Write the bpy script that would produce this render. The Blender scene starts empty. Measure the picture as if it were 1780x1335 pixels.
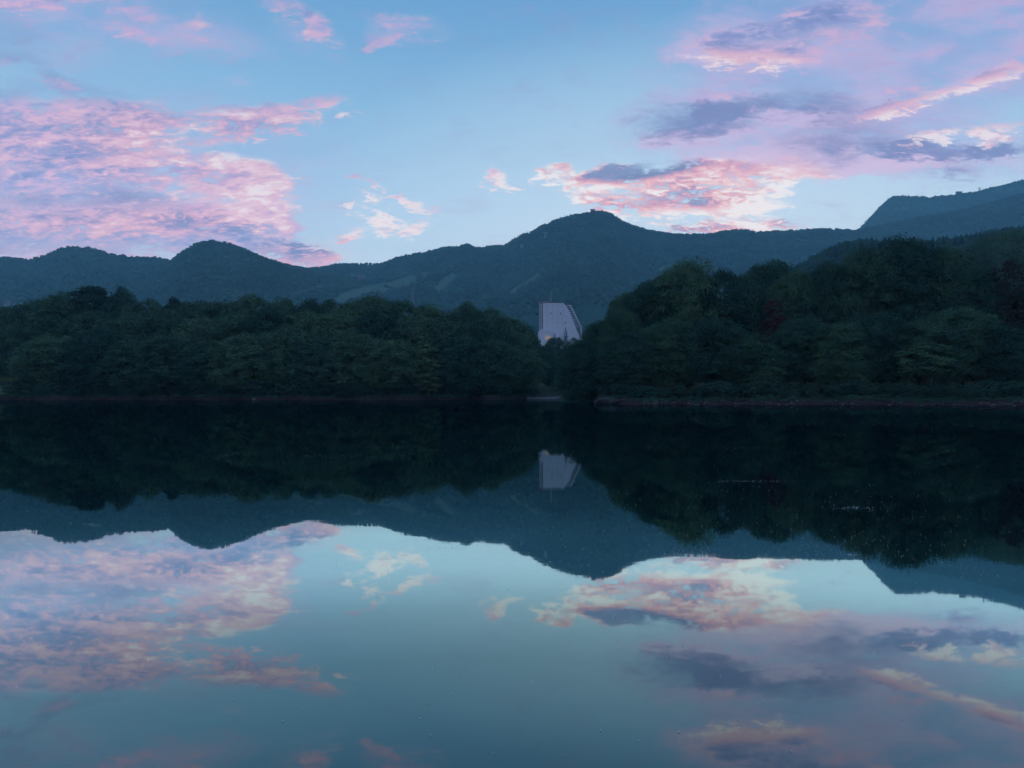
import bpy, math, random
import numpy as np
from mathutils import Vector

# ------------------------------------------------------------------ camera, world, sun, exposure
scene = bpy.context.scene
F = 1187.0                      # focal length of the picture in its own pixels (24 mm lens)
CAMZ = 1.7
PITCH = math.atan(16.8/F)
R = math.radians
cam_d = bpy.data.cameras.new('camera'); cam = bpy.data.objects.new('camera', cam_d)
scene.collection.objects.link(cam)
cam_d.sensor_width = 36; cam_d.lens = 24; cam_d.clip_start = 0.1; cam_d.clip_end = 30000
cam.location = (0, 0, CAMZ); cam.rotation_euler = (math.pi/2 + PITCH, 0, 0)
scene.camera = cam
scene.view_settings.view_transform = 'Standard'; scene.view_settings.look = 'None'
scene.view_settings.gamma = 1; scene.view_settings.exposure = 0.35
scene.cycles.volume_bounces = 1
scene.cycles.max_bounces = 6; scene.cycles.diffuse_bounces = 1; scene.cycles.glossy_bounces = 2
scene.cycles.transparent_max_bounces = 6
scene.cycles.use_adaptive_sampling = True; scene.cycles.adaptive_threshold = .03; scene.cycles.adaptive_min_samples = 16

SUN_AZ, SUN_EL = R(14), R(3)
sd = bpy.data.lights.new('sun', 'SUN'); sd.energy = 0.12; sd.angle = R(4); sd.color = (1, .66, .5)
sun = bpy.data.objects.new('sun', sd); scene.collection.objects.link(sun)
sun.rotation_euler = Vector((math.sin(SUN_AZ)*math.cos(SUN_EL), math.cos(SUN_AZ)*math.cos(SUN_EL), math.sin(SUN_EL))).to_track_quat('Z', 'Y').to_euler()

def s2l(c):
    return tuple(((v/255+.055)/1.055)**2.4 if v/255 > .04045 else v/255/12.92 for v in c) + (1,)

def ray(px, py):
    """x/y and z/y of the direction that the photograph shows at px, py"""
    v = (667.5-py)/F; cy = math.cos(PITCH)-v*math.sin(PITCH)
    return (px-890)/F/cy, (math.sin(PITCH)+v*math.cos(PITCH))/cy

class NT:
    def __init__(s, tree): s.t = tree; s.n = tree.nodes; s.l = tree.links; s.n.clear()
    def node(s, typ, **kw):
        n = s.n.new(typ)
        for k, v in kw.items(): setattr(n, k, v)
        return n
    def put(s, sock, v):
        if isinstance(v, bpy.types.NodeSocket): s.l.new(v, sock)
        elif v is not None: sock.default_value = v
    def m(s, op, a, b=None, c=None, clamp=False):
        n = s.node('ShaderNodeMath', operation=op, use_clamp=clamp)
        s.put(n.inputs[0], a); s.put(n.inputs[1], b); s.put(n.inputs[2], c)
        return n.outputs[0]
    def vm(s, op, a, b=None):
        n = s.node('ShaderNodeVectorMath', operation=op)
        s.put(n.inputs[0], a); s.put(n.inputs[1], b)
        return n.outputs['Value'] if op in ('LENGTH', 'DOT_PRODUCT', 'DISTANCE') else n.outputs[0]
    def xyz(s, x, y, z=0.0):
        n = s.node('ShaderNodeCombineXYZ'); s.put(n.inputs[0], x); s.put(n.inputs[1], y); s.put(n.inputs[2], z); return n.outputs[0]
    def sep(s, v):
        n = s.node('ShaderNodeSeparateXYZ'); s.put(n.inputs[0], v); return n.outputs
    def ss(s, v, a, b, x=0.0, y=1.0, kind='SMOOTHSTEP'):
        n = s.node('ShaderNodeMapRange', interpolation_type=kind)
        s.put(n.inputs['Value'], v)
        for k, q in zip(('From Min', 'From Max', 'To Min', 'To Max'), (a, b, x, y)): s.put(n.inputs[k], q)
        return n.outputs[0]
    def noise(s, v, scale=1.0, detail=5.0, rough=.55, dist=0.0, lac=2.0):
        n = s.node('ShaderNodeTexNoise'); s.put(n.inputs['Vector'], v)
        for k, q in (('Scale', scale), ('Detail', detail), ('Roughness', rough), ('Distortion', dist), ('Lacunarity', lac)): s.put(n.inputs[k], q)
        return n.outputs['Fac']
    def mix(s, f, a, b):
        n = s.node('ShaderNodeMix', data_type='RGBA'); s.put(n.inputs[0], f); s.put(n.inputs[6], a); s.put(n.inputs[7], b); return n.outputs[2]
    def ramp(s, v, stops, kind='LINEAR'):
        n = s.node('ShaderNodeValToRGB'); s.put(n.inputs[0], v); cr = n.color_ramp; cr.interpolation = kind
        cr.elements[0].position, cr.elements[0].color = stops[0][0], stops[0][1]
        cr.elements[1].position, cr.elements[1].color = stops[-1][0], stops[-1][1]
        for p, c in stops[1:-1]:
            e = cr.elements.new(p); e.color = c
        return n.outputs[0]
    def blobs(s, uv, lst):
        """sum of soft ellipses given as px, py, half width, half height, turn, weight"""
        tot = None
        for i, (px, py, rx, ry, rot, w) in enumerate(lst):
            tx, tz = ray(px, py)
            if s.last is not None and i % 2 == 0:      # wait for the ellipse before, which keeps the shader small
                uv = s.xyz(s.azel[0], s.m('MULTIPLY_ADD', s.last, 1e-7, s.azel[1]))
            n = s.node('ShaderNodeMapping', vector_type='TEXTURE')
            s.put(n.inputs['Vector'], uv)
            n.inputs['Location'].default_value = (tx, tz, 0)
            n.inputs['Rotation'].default_value = (0, 0, -R(rot))
            n.inputs['Scale'].default_value = (rx/F*1.25, ry/F*1.25, 1)
            v = s.ss(s.vm('DOT_PRODUCT', n.outputs[0], n.outputs[0]), 1, 0, 0, w, 'LINEAR')
            tot = v if tot is None else s.m('ADD', tot, v)
            s.last = tot
        return tot

def build_world():
    w = bpy.data.worlds.new('World'); scene.world = w; w.use_nodes = True
    T = NT(w.node_tree)
    tc = T.node('ShaderNodeTexCoord').outputs['Generated']
    d = T.vm('NORMALIZE', tc)
    x, y, z = T.sep(d)
    hyp = T.m('SQRT', T.m('ADD', T.m('MULTIPLY', x, x), T.m('MULTIPLY', y, y)))
    el = T.m('DIVIDE', z, T.m('MAXIMUM', hyp, .02))          # tangent of the elevation
    az = T.m('ARCTAN2', x, y)
    fy = T.m('MAXIMUM', y, .08)
    gu, gw = T.m('DIVIDE', x, fy), T.m('DIVIDE', z, fy)       # bearing and height as slopes from due north
    uv = T.xyz(gu, gw); T.azel = (gu, gw); T.last = None
    # clear sky
    base = T.ramp(T.m('DIVIDE', el, 1.2), [(0, s2l((196, 216, 232))), (.16, s2l((190, 214, 232))), (.24, s2l((168, 203, 228))),
              (.33, s2l((150, 192, 222))), (.42, s2l((130, 177, 214))), (.5, s2l((112, 163, 207))), (.7, s2l((118, 162, 208))), (1, s2l((112, 152, 204)))])
    glow = T.blobs(uv, [(1260, 420, 620, 330, 0, 1)])
    base = T.mix(T.m('MULTIPLY', glow, .5), base, s2l((216, 232, 242)))
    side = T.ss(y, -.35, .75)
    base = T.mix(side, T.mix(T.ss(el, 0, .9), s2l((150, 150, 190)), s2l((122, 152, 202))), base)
    # cloud texture: points on a high flat layer, so that it shrinks and flattens towards the horizon
    k = T.m('DIVIDE', 1.0, T.m('ADD', T.m('MAXIMUM', z, 0), .30))
    P = T.xyz(T.m('MULTIPLY', x, k), T.m('MULTIPLY', y, k))
    Pm = T.node('ShaderNodeMapping'); T.put(Pm.inputs['Vector'], P); Pm.inputs['Rotation'].default_value = (0, 0, R(8)); Pm.inputs['Scale'].default_value = (1, 1.7, 1)
    P = Pm.outputs[0]
    N1 = T.noise(P, 7.0, 8, .68, .5)
    N2 = T.noise(T.vm('ADD', P, (7.3, 1.9, 0)), 28.0, 6, .68, .5)
    um = T.node('ShaderNodeMapping'); T.put(um.inputs['Vector'], uv); um.inputs['Rotation'].default_value = (0, 0, R(5)); um.inputs['Scale'].default_value = (13, 44, 1)
    N3 = T.noise(um.outputs[0], 1.0, 7, .68, .8)
    c1, c2, c3 = (T.m('SUBTRACT', q, .5) for q in (N1, N2, N3))
    # ragged outlines: the cloud positions themselves waver
    wu = T.m('MULTIPLY_ADD', c1, .09, gu); ww = T.m('MULTIPLY_ADD', c2, .05, T.m('MULTIPLY_ADD', c3, .04, gw))
    uv = T.xyz(wu, ww); T.azel = (wu, ww)
    mass = T.m('MINIMUM', T.blobs(uv, CLOUD), 1.1)
    nz = T.m('ADD', T.m('MULTIPLY', c1, 2.2), T.m('ADD', T.m('MULTIPLY', c2, 2.3), T.m('MULTIPLY', c3, 2.3)))
    xx = T.m('ADD', T.m('MULTIPLY_ADD', mass, 1.5, -.5), nz)
    wf = T.m('MINIMUM', T.blobs(uv, WARM), 1.0)
    xx = T.m('MULTIPLY_ADD', wf, T.m('ADD', T.m('MULTIPLY_ADD', c3, 2.6, -.12), T.m('MULTIPLY', c2, 1.2)), xx)
    a = T.m('MULTIPLY', T.ss(xx, 0, .95), T.ss(mass, .0, .2))
    veil = T.m('MULTIPLY', T.m('MINIMUM', T.blobs(uv, VEIL), 1.0), T.ss(T.m('ADD', N3, T.m('MULTIPLY', N1, .8)), .55, 1.2, .4, 1))
    front = T.ss(y, .5, .6)
    sn = T.m('ADD', T.m('MULTIPLY', c1, 1.1), T.m('MULTIPLY', c3, .9))
    soft = T.m('MULTIPLY', T.ss(T.m('ADD', T.blobs(uv, SOFT), T.m('MULTIPLY_ADD', c2, .5, T.m('MULTIPLY', sn, 1.5))), -.05, 1.4), front)
    pink = T.m('MULTIPLY', T.ss(T.m('ADD', T.blobs(uv, PINK), sn), .0, 1.0), front)
    a = T.m('MULTIPLY', a, front); veil = T.m('MULTIPLY', veil, front)
    rest = T.m('MULTIPLY', T.ss(T.noise(P, 1.6, 4, .6, .4), .5, .7), T.m('MULTIPLY', T.ss(T.m('ABSOLUTE', az), .72, .95), T.ss(el, .02, .2)))
    # tone: 0 slate shade, 1 white
    tone = T.m('ADD', T.m('MULTIPLY', c2, 2.7), T.m('ADD', T.m('MULTIPLY', c3, 2.9), T.m('MULTIPLY', c1, -1.4)))
    tone = T.m('MULTIPLY_ADD', tone, T.m('MULTIPLY_ADD', wf, .45, .5), T.m('MULTIPLY_ADD', wf, .08, .5))
    tone = T.m('ADD', tone, T.blobs(uv, TONE))
    tone = T.m('ADD', tone, T.m('MULTIPLY', T.m('SUBTRACT', .8, a), .22))
    cool = T.ramp(tone, [(0, s2l((112, 128, 180))), (.22, s2l((140, 146, 196))), (.42, s2l((174, 168, 208))), (.6, s2l((216, 178, 210))),
                  (.76, s2l((234, 184, 205))), (.9, s2l((244, 202, 212))), (1, s2l((250, 224, 224)))])
    warm = T.ramp(tone, [(0, s2l((104, 112, 158))), (.2, s2l((146, 126, 168))), (.38, s2l((206, 144, 168))), (.55, s2l((242, 160, 168))),
                  (.72, s2l((250, 196, 192))), (.86, s2l((255, 222, 216))), (1, s2l((255, 244, 238)))])
    cc = T.mix(wf, cool, warm)
    col = T.mix(T.m('MULTIPLY', rest, T.ss(side, 0, 1, .25, .75)), base, s2l((205, 186, 215)))
    col = T.mix(T.m('MULTIPLY', veil, .95), col, T.mix(T.ss(N1, .35, .65), s2l((156, 164, 212)), s2l((206, 180, 218))))
    col = T.mix(T.m('MULTIPLY', pink, .9), col, T.mix(T.ss(T.m('ADD', gw, T.m('MULTIPLY', c2, .1)), .2, .42), s2l((240, 200, 216)), s2l((212, 186, 220))))
    soft2 = T.m('MULTIPLY', soft, T.ss(gu, -.35, .1, .85, 1))
    col = T.mix(T.m('MULTIPLY', soft2, .9), col, s2l((118, 128, 176)))
    under = T.m('MULTIPLY', T.m("SUBTRACT", a, T.m("MULTIPLY", soft, .55), None, True), .92)
    col = T.mix(under, col, cc)
    col = T.mix(T.ss(el, -.02, 0), s2l((40, 60, 70)), col)
    fac = T.m('MULTIPLY', T.ss(el, .16, .52, 1.0, .76, 'LINEAR'), T.ss(el, .12, .36, 1.26, 1.0, 'LINEAR'))
    col = T.vm('MULTIPLY', col, T.xyz(T.m('MULTIPLY', fac, T.ss(el, .1, .5, 1.08, .93, 'LINEAR')), fac, T.m('POWER', fac, .8)))
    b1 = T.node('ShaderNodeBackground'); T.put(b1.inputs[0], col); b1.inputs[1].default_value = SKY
    sk = T.node('ShaderNodeTexSky', sky_type='NISHITA', sun_disc=False, sun_elevation=SUN_EL, sun_rotation=SUN_AZ)
    b2 = T.node('ShaderNodeBackground'); T.put(b2.inputs[0], sk.outputs[0]); b2.inputs[1].default_value = .006
    ad = T.node('ShaderNodeAddShader'); T.l.new(b1.outputs[0], ad.inputs[0]); T.l.new(b2.outputs[0], ad.inputs[1])
    o = T.node('ShaderNodeOutputWorld'); T.l.new(ad.outputs[0], o.inputs[0])
    w.cycles.sampling_method = 'MANUAL'; w.cycles.sample_map_resolution = 1024

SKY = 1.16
CLOUD = [ # left bank
 (-10, 300, 160, 120, 0, .3), (60, -4, 80, 26, 0, .5), (110, 320, 360, 90, 4, .95), (-30, 235, 280, 75, 4, .9), (280, 215, 260, 38, 0, .7), (490, 195, 130, 26, -8, .75), (560, 175, 50, 14, -14, .35), (490, 228, 90, 16, -2, .4),
 (400, 290, 110, 40, 10, .55), (465, 340, 70, 50, 48, .75), (80, 420, 300, 50, 0, .9), (330, 400, 160, 40, 3, .6), (545, 447, 68, 18, 4, 1.0), (500, 395, 50, 14, 20, .5), (470, 400, 110, 40, 25, .5), (430, 440, 130, 30, 8, .6), (530, 300, 20, 10, 30, .3),
 (440, 425, 90, 22, 12, .5), (170, 165, 130, 20, 6, .5), (95, 140, 44, 18, 20, .7), (-10, 70, 80, 50, 0, .4), (40, 108, 80, 14, 5, .4), (130, 200, 150, 30, 3, .5),
 # top left
 (45, 4, 60, 20, -8, .9), (110, -6, 70, 16, 0, .5), (225, 20, 80, 36, 25, .65), (340, 40, 50, 34, 30, .45), (170, 50, 80, 20, 5, .35),
 # top middle
 (505, 22, 70, 30, 14, .8), (562, 62, 46, 28, 35, .7), (715, 38, 56, 24, 8, .7), (675, 70, 46, 10, -18, .45), (572, 127, 20, 8, 0, .55),
 # small tufts over the valley
 (634, 316, 42, 7, 18, 1.0), (610, 308, 14, 4, 10, .7), (636, 340, 46, 7, 20, .95), (676, 344, 22, 5, 24, .8), (712, 352, 34, 8, 24, 1.05), (612, 352, 12, 4, 0, .8),
 (655, 368, 40, 6, 22, .85), (622, 370, 16, 4, 0, .7), (676, 390, 46, 15, 14, 1.05), (664, 408, 26, 7, 8, .8), (612, 409, 34, 12, -22, 1.1), (600, 420, 14, 5, -20, .8),
 (722, 396, 20, 10, -30, 1.0), (738, 388, 14, 4, -10, .7), (757, 367, 14, 6, 0, .9), (745, 352, 8, 3, 0, .6), (772, 366, 6, 3, 0, .5),
 (855, 306, 22, 18, 0, 1.1), (884, 322, 24, 6, -3, .8), (966, 297, 30, 18, -6, 1.25), (937, 308, 18, 12, 0, .9),
 # right bank near the peak
 (1070, 325, 100, 40, 8, .9), (1170, 318, 170, 42, -2, .85), (1300, 298, 160, 42, -6, .7), (1350, 325, 90, 46, -20, .4), (1190, 362, 160, 34, 4, .6), (1310, 366, 80, 34, -8, .38), (1250, 345, 120, 60, 0, .15),
 (1300, 393, 140, 10, -3, 1.0), (1210, 398, 60, 7, -5, .7),
 # dark bars
 (1600, 243, 56, 16, -10, .9), (1710, 224, 100, 14, -6, .85), (1745, 242, 50, 12, 0, .6), (1665, 296, 50, 14, 0, .6),
 # upper right
 (1285, 88, 120, 34, 3, .95), (1390, 60, 150, 50, -8, .8), (1480, 15, 140, 40, -10, .5), (1650, 158, 180, 15, -17, .95), (1550, 188, 70, 11, -10, .8), (1740, 118, 60, 14, -32, .6),
 (1245, 160, 80, 8, 5, .6), (1310, 144, 38, 6, 4, .5), (1580, 148, 70, 14, -8, .6), (1720, 60, 130, 60, -20, .35)]
SOFT = [(1205, 213, 110, 30, -6, 1.25), (1275, 188, 80, 20, -8, .85), (1420, 182, 95, 28, 4, 1.0), (1450, 236, 130, 24, -8, .75), (1520, 258, 130, 20, -8, .7), (1640, 263, 130, 16, 2, 1.0), (1750, 260, 70, 13, -4, .9),
 (1665, 298, 55, 13, 0, .7), (1150, 183, 70, 10, -4, .3), (1000, 205, 10, 5, 0, .1), (130, 342, 170, 16, 2, .9), (250, 352, 90, 14, 2, .6), (15, 350, 90, 18, 0, .5), (95, 135, 40, 12, 20, .6), (130, 160, 110, 18, 8, .6), (0, 165, 60, 16, 8, .5), (470, 410, 60, 12, 12, .6), (160, 430, 260, 18, 0, .45), (1110, 294, 80, 10, -8, .8), (1175, 340, 60, 6, -6, .5), (10, 60, 80, 40, 10, .5), (40, 105, 60, 12, 6, .5), (1375, 48, 100, 22, -20, .35), (1320, 290, 130, 14, -2, .35)]
PINK = [(1400, 285, 200, 40, -4, .5), (1470, 215, 160, 40, 0, .4), (1290, 98, 130, 30, 3, .9), (1420, 90, 110, 30, -6, .5), (1640, 165, 170, 18, -17, .6), (1190, 240, 110, 16, -6, .9), (1300, 215, 120, 22, -8, .5), (1330, 270, 160, 34, -4, .8), (1420, 205, 90, 20, 0, .45), (1530, 285, 120, 16, -6, .5), (1670, 280, 150, 18, 0, .5), (1500, 180, 60, 24, 0, .4),
 (160, 380, 320, 26, 2, 1.0), (300, 366, 160, 40, 0, .7), (70, 445, 200, 20, 0, .6), (60, 22, 120, 30, 0, .3), (330, 60, 160, 34, 10, .4), (1700, 120, 90, 40, -20, .6), (1610, 20, 120, 20, -10, .4), (1250, 60, 110, 40, -20, .5), (520, 55, 80, 34, 30, .45), (710, 50, 70, 26, 0, .45), (410, 140, 30, 10, 0, .4), (560, 435, 70, 24, 0, .4)]
VEIL = [(1560, 70, 380, 140, -8, 1.5), (1330, 225, 250, 70, 0, .9), (1540, 240, 240, 60, 0, .9), (80, 40, 220, 90, 10, .45), (270, 30, 180, 50, 10, .35), (130, 320, 440, 160, 0, .7), (1680, 290, 160, 30, 0, .5)]
TONE = [(350, 392, 110, 14, 4, -0.20), (470, 425, 90, 22, 12, -0.27), (540, 440, 40, 8, 0, -0.27), (10, 60, 90, 50, 0, -0.24),
 (1640, 264, 170, 13, 4, -0.61), 
 (1110, 296, 90, 15, -8, -0.8), (1180, 286, 70, 12, -5, -0.27), (1165, 338, 70, 9, -5, -0.34), (1370, 42, 120, 22, -12, -0.25), (1380, 388, 30, 5, -8, -0.41), (1210, 398, 60, 5, -3, -0.34), (1240, 352, 50, 9, -5, -0.24), (1665, 298, 60, 14, 0, -0.31),
 (450, 340, 90, 60, 45, 0.35), (330, 270, 180, 18, -8, 0.20), (540, 195, 90, 20, -8, 0.25), (40, 8, 60, 20, 0, 0.30), (1270, 104, 120, 16, 3, 0.35), (1650, 164, 180, 10, -17, 0.40),
 (1600, 240, 60, 14, -8, 0.50), (1715, 230, 90, 14, -6, 0.35), (680, 370, 110, 70, 0, 0.6), (870, 306, 80, 30, 0, 0.40), (955, 298, 60, 24, 0, 0.25), (1230, 380, 180, 20, 0, 0.35), (1350, 335, 90, 50, 0, 0.40), (1020, 325, 50, 34, 0, 0.35), (1220, 241, 120, 10, -8, 0.30)]
WARM = [(1280, 105, 140, 24, 3, .5), (1650, 160, 180, 20, -17, .5), (120, 240, 240, 60, 0, .25), (1180, 345, 330, 90, 0, 1.3), (640, 400, 90, 60, 0, .7), (1650, 235, 200, 40, 0, .6), (1210, 245, 140, 20, 0, .6), (400, 260, 240, 140, 0, .35), (520, 445, 120, 30, 0, .5), (220, 385, 220, 30, 0, .4), (950, 300, 60, 30, 0, .6)]
build_world()

# ------------------------------------------------------------------ helpers
rng = np.random.default_rng(7)
rnd = random.Random(11)
COL = scene.collection

def tag(o, label=None, cat=None, group=None, kind=None):
    if label: o['label'] = label
    if cat: o['category'] = cat
    if group: o['group'] = group
    if kind: o['kind'] = kind
    return o
def link(o, parent=None):
    COL.objects.link(o)
    if parent: o.parent = parent
    return o
def empty(name, loc, label, cat, group=None, rz=0):
    o = bpy.data.objects.new(name, None); o.empty_display_size = .3; o.location = loc; o.rotation_euler = (0, 0, rz)
    return tag(link(o), label, cat, group)
def mesh_np(name, verts, faces, mat, smooth=False):
    """faces: (n,k) integer array, or a list of such arrays"""
    me = bpy.data.meshes.new(name)
    verts = np.asarray(verts, dtype=np.float32)
    fl = faces if isinstance(faces, list) else [faces]
    fl = [np.asarray(f, dtype=np.int32) for f in fl if len(f)]
    loops = np.concatenate([f.ravel() for f in fl]); tot = np.concatenate([np.full(len(f), f.shape[1], np.int32) for f in fl])
    start = np.concatenate([[0], np.cumsum(tot)[:-1]]).astype(np.int32)
    me.vertices.add(len(verts)); me.vertices.foreach_set('co', verts.ravel())
    me.loops.add(len(loops)); me.loops.foreach_set('vertex_index', loops)
    me.polygons.add(len(tot)); me.polygons.foreach_set('loop_start', start); me.polygons.foreach_set('loop_total', tot)
    me.update(calc_edges=True); me.validate()
    if smooth: me.polygons.foreach_set('use_smooth', np.ones(len(me.polygons), bool))
    if mat: me.materials.append(mat)
    return me
def obj(name, me, parent=None): return link(bpy.data.objects.new(name, me), parent)
def copy_tree(o, parent=None):
    c = o.copy(); COL.objects.link(c); c.parent = parent
    for ch in list(o.children): copy_tree(ch, c)
    return c

def hash2(ix, iy, seed):
    n = (ix.astype(np.int64)*374761393 + iy.astype(np.int64)*668265263 + seed*982451653) & 0xffffffff
    n = ((n ^ (n >> 13))*1274126177) & 0xffffffff
    return ((n ^ (n >> 16)) & 0xffff)/65535.0
def vnoise(x, y, seed=0):
    x = np.asarray(x, float); y = np.asarray(y, float)
    ix = np.floor(x); iy = np.floor(y); fx = x-ix; fy = y-iy
    fx = fx*fx*(3-2*fx); fy = fy*fy*(3-2*fy)
    a = hash2(ix, iy, seed); b = hash2(ix+1, iy, seed); c = hash2(ix, iy+1, seed); d = hash2(ix+1, iy+1, seed)
    return (a*(1-fx)+b*fx)*(1-fy)+(c*(1-fx)+d*fx)*fy
def fbm(x, y, seed=0, o=5, g=.5):
    s = 0; a = 1; t = 0
    for i in range(o):
        s = s+a*vnoise(x, y, seed+i*17); t += a; a *= g; x = x*2.03+3.1; y = y*2.03+1.7
    return s/t
class MB:
    """collects boxes, tubes and prisms into ONE mesh"""
    def __init__(s): s.v = []; s.f = []
    def add(s, vs, fs):
        b = len(s.v); s.v += [tuple(v) for v in vs]; s.f += [tuple(i+b for i in f) for f in fs]
    def box(s, x0, x1, y0, y1, z0, z1):
        s.add([(x0,y0,z0),(x1,y0,z0),(x1,y1,z0),(x0,y1,z0),(x0,y0,z1),(x1,y0,z1),(x1,y1,z1),(x0,y1,z1)],
              [(3,2,1,0),(4,5,6,7),(0,1,5,4),(1,2,6,5),(2,3,7,6),(3,0,4,7)])
    def prism(s, poly, y0, y1):            # poly in x,z, counter-clockwise seen from -y
        n = len(poly)
        s.add([(x, y0, z) for x, z in poly]+[(x, y1, z) for x, z in poly],
              [tuple(range(n)), tuple(range(2*n-1, n-1, -1))]+[((i+1) % n, i, i+n, (i+1) % n+n) for i in range(n)])
    def tube(s, pts, rad, n=6):
        pts = [Vector(p) for p in pts]; base = len(s.v); m = len(pts)
        for i, p in enumerate(pts):
            t = (pts[min(i+1, m-1)]-pts[max(i-1, 0)]).normalized()
            a = t.orthogonal().normalized() if abs(t.z) > .9 else t.cross(Vector((0, 0, 1))).normalized()
            b = t.cross(a)
            for k in range(n):
                q = 2*math.pi*k/n
                s.v.append(tuple(p+(a*math.cos(q)+b*math.sin(q))*rad[i]))
        for i in range(m-1):
            for k in range(n):
                k2 = (k+1) % n
                s.f.append((base+i*n+k, base+i*n+k2, base+(i+1)*n+k2, base+(i+1)*n+k))
        s.f.append(tuple(base+k for k in range(n))[::-1]); s.f.append(tuple(base+(m-1)*n+k for k in range(n)))
    def mesh(s, name, mat):
        me = bpy.data.meshes.new(name); me.from_pydata(s.v, [], s.f); me.update(); me.materials.append(mat); return me
    def build(s, name, mat, parent=None): return obj(name, s.mesh(name, mat), parent)

# ------------------------------------------------------------------ materials
def new_mat(name):
    m = bpy.data.materials.new(name); m.use_nodes = True
    return m, NT(m.node_tree)
def principled(T, col, rough=.8, bump=None, strength=.3, spec=.3, dist=.1):
    p = T.node('ShaderNodeBsdfPrincipled'); T.put(p.inputs['Base Color'], col); p.inputs['Roughness'].default_value = rough
    p.inputs['Specular IOR Level'].default_value = spec
    if bump is not None:
        b = T.node('ShaderNodeBump'); T.put(b.inputs['Height'], bump); b.inputs['Strength'].default_value = strength; b.inputs['Distance'].default_value = dist
        T.l.new(b.outputs[0], p.inputs['Normal'])
    o = T.node('ShaderNodeOutputMaterial'); T.l.new(p.outputs[0], o.inputs[0]); return p
def plain(name, c, rough=.7, var=.25, scale=2.0, spec=.3):
    m, T = new_mat(name); g = T.node('ShaderNodeTexCoord').outputs['Object']
    n = T.noise(g, scale, 5)
    lo = tuple(v*(1-var) for v in c)+(1,); hi = tuple(min(1, v*(1+var)) for v in c)+(1,)
    principled(T, T.ramp(n, [(.3, lo), (.7, hi)]), rough, n, .2, spec); return m
def foliage(name, lo, mid, hi, scale=.35, trans=.25, pos=(.33, .55, .8), obj_var=.2):
    m, T = new_mat(name)
    g = T.node('ShaderNodeNewGeometry').outputs['Position']
    oi = T.node('ShaderNodeObjectInfo').outputs['Random']
    n = T.noise(g, scale, 4, .6); n2 = T.noise(g, scale*9, 2, .6)
    v = T.m('ADD', T.m('MULTIPLY', n, .8), T.m('ADD', T.m('MULTIPLY', n2, .3), T.m('MULTIPLY', T.m('SUBTRACT', oi, .5), obj_var)))
    c = T.ramp(v, [(pos[0], lo+(1,)), (pos[1], mid+(1,)), (pos[2], hi+(1,))])
    d = T.node('ShaderNodeBsdfDiffuse'); T.put(d.inputs[0], c)
    t = T.node('ShaderNodeBsdfTranslucent'); T.put(t.inputs[0], c)
    x = T.node('ShaderNodeMixShader'); x.inputs[0].default_value = trans
    T.l.new(d.outputs[0], x.inputs[1]); T.l.new(t.outputs[0], x.inputs[2])
    o = T.node('ShaderNodeOutputMaterial'); T.l.new(x.outputs[0], o.inputs[0]); return m
M = {}
M['leaf'] = foliage('broad_leaves', (.024, .066, .050), (.058, .132, .076), (.115, .20, .095), trans=.15)
M['leaf_dark'] = foliage('dark_leaves', (.016, .050, .044), (.038, .096, .066), (.072, .145, .082), trans=.15)
M['leaf_bright'] = foliage('yellow_green_leaves', (.035, .085, .05), (.075, .15, .075), (.13, .22, .10))
M['leaf_red'] = foliage('red_leaves', (.035, .026, .030), (.065, .034, .038), (.12, .072, .05), .35)
M['leaf_brown'] = foliage('rusty_leaves', (.030, .036, .034), (.055, .056, .046), (.09, .080, .06), .5)
M['needle'] = foliage('needles', (.014, .044, .040), (.024, .064, .054), (.040, .090, .066))
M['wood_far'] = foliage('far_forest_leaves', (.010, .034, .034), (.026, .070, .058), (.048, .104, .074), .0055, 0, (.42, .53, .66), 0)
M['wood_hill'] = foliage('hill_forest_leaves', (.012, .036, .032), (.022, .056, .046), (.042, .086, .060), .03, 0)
M['bark'] = plain('bark', (.07, .058, .05), .9, .35, 3)
M['bark_pale'] = plain('pale_bark', (.15, .14, .13), .9, .35, 3)
M['rock'] = plain('shore_rock', (.12, .10, .10), .85, .45, 4)
M['rock_dark'] = plain('dark_rock', (.03, .03, .032), .8, .4, 2)
M['white'] = plain('white_paint', (.72, .73, .76), .6, .05, .3)
M['concrete'] = plain('hotel_wall_paint', (.60, .66, .68), .75, .06, .25)
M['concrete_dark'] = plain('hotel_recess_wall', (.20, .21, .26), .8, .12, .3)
M['pane'] = plain('dark_window_glass', (.04, .05, .07), .2, .1, 1, .6)
M['rail'] = plain('balcony_paint', (.30, .38, .42), .6, .2, .5)
M['steel'] = plain('galvanised_steel', (.34, .38, .40), .5, .15, .5)
M['steel_far'] = plain('weathered_steel', (.14, .20, .20), .6, .15, .5)
M['steel_dark'] = plain('dark_steel', (.05, .055, .06), .6, .2, .5)
M['roof'] = plain('roof_sheet', (.10, .10, .11), .6, .2, .5)
M['speck'] = plain('pale_petals', (.62, .62, .60), .8, .15, 30)

def lamp_mat():
    m, T = new_mat('lit_window_glass'); g = T.node('ShaderNodeTexCoord').outputs['Object']
    c = T.ramp(T.noise(g, .9, 3), [(.35, (.30, .22, .20, 1)), (.6, (.95, .66, .52, 1))])
    p = T.node('ShaderNodeBsdfPrincipled'); p.inputs['Base Color'].default_value = (.1, .08, .06, 1)
    T.put(p.inputs['Emission Color'], c); p.inputs['Emission Strength'].default_value = .30
    o = T.node('ShaderNodeOutputMaterial'); T.l.new(p.outputs[0], o.inputs[0]); return m
M['lit'] = lamp_mat()

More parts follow.
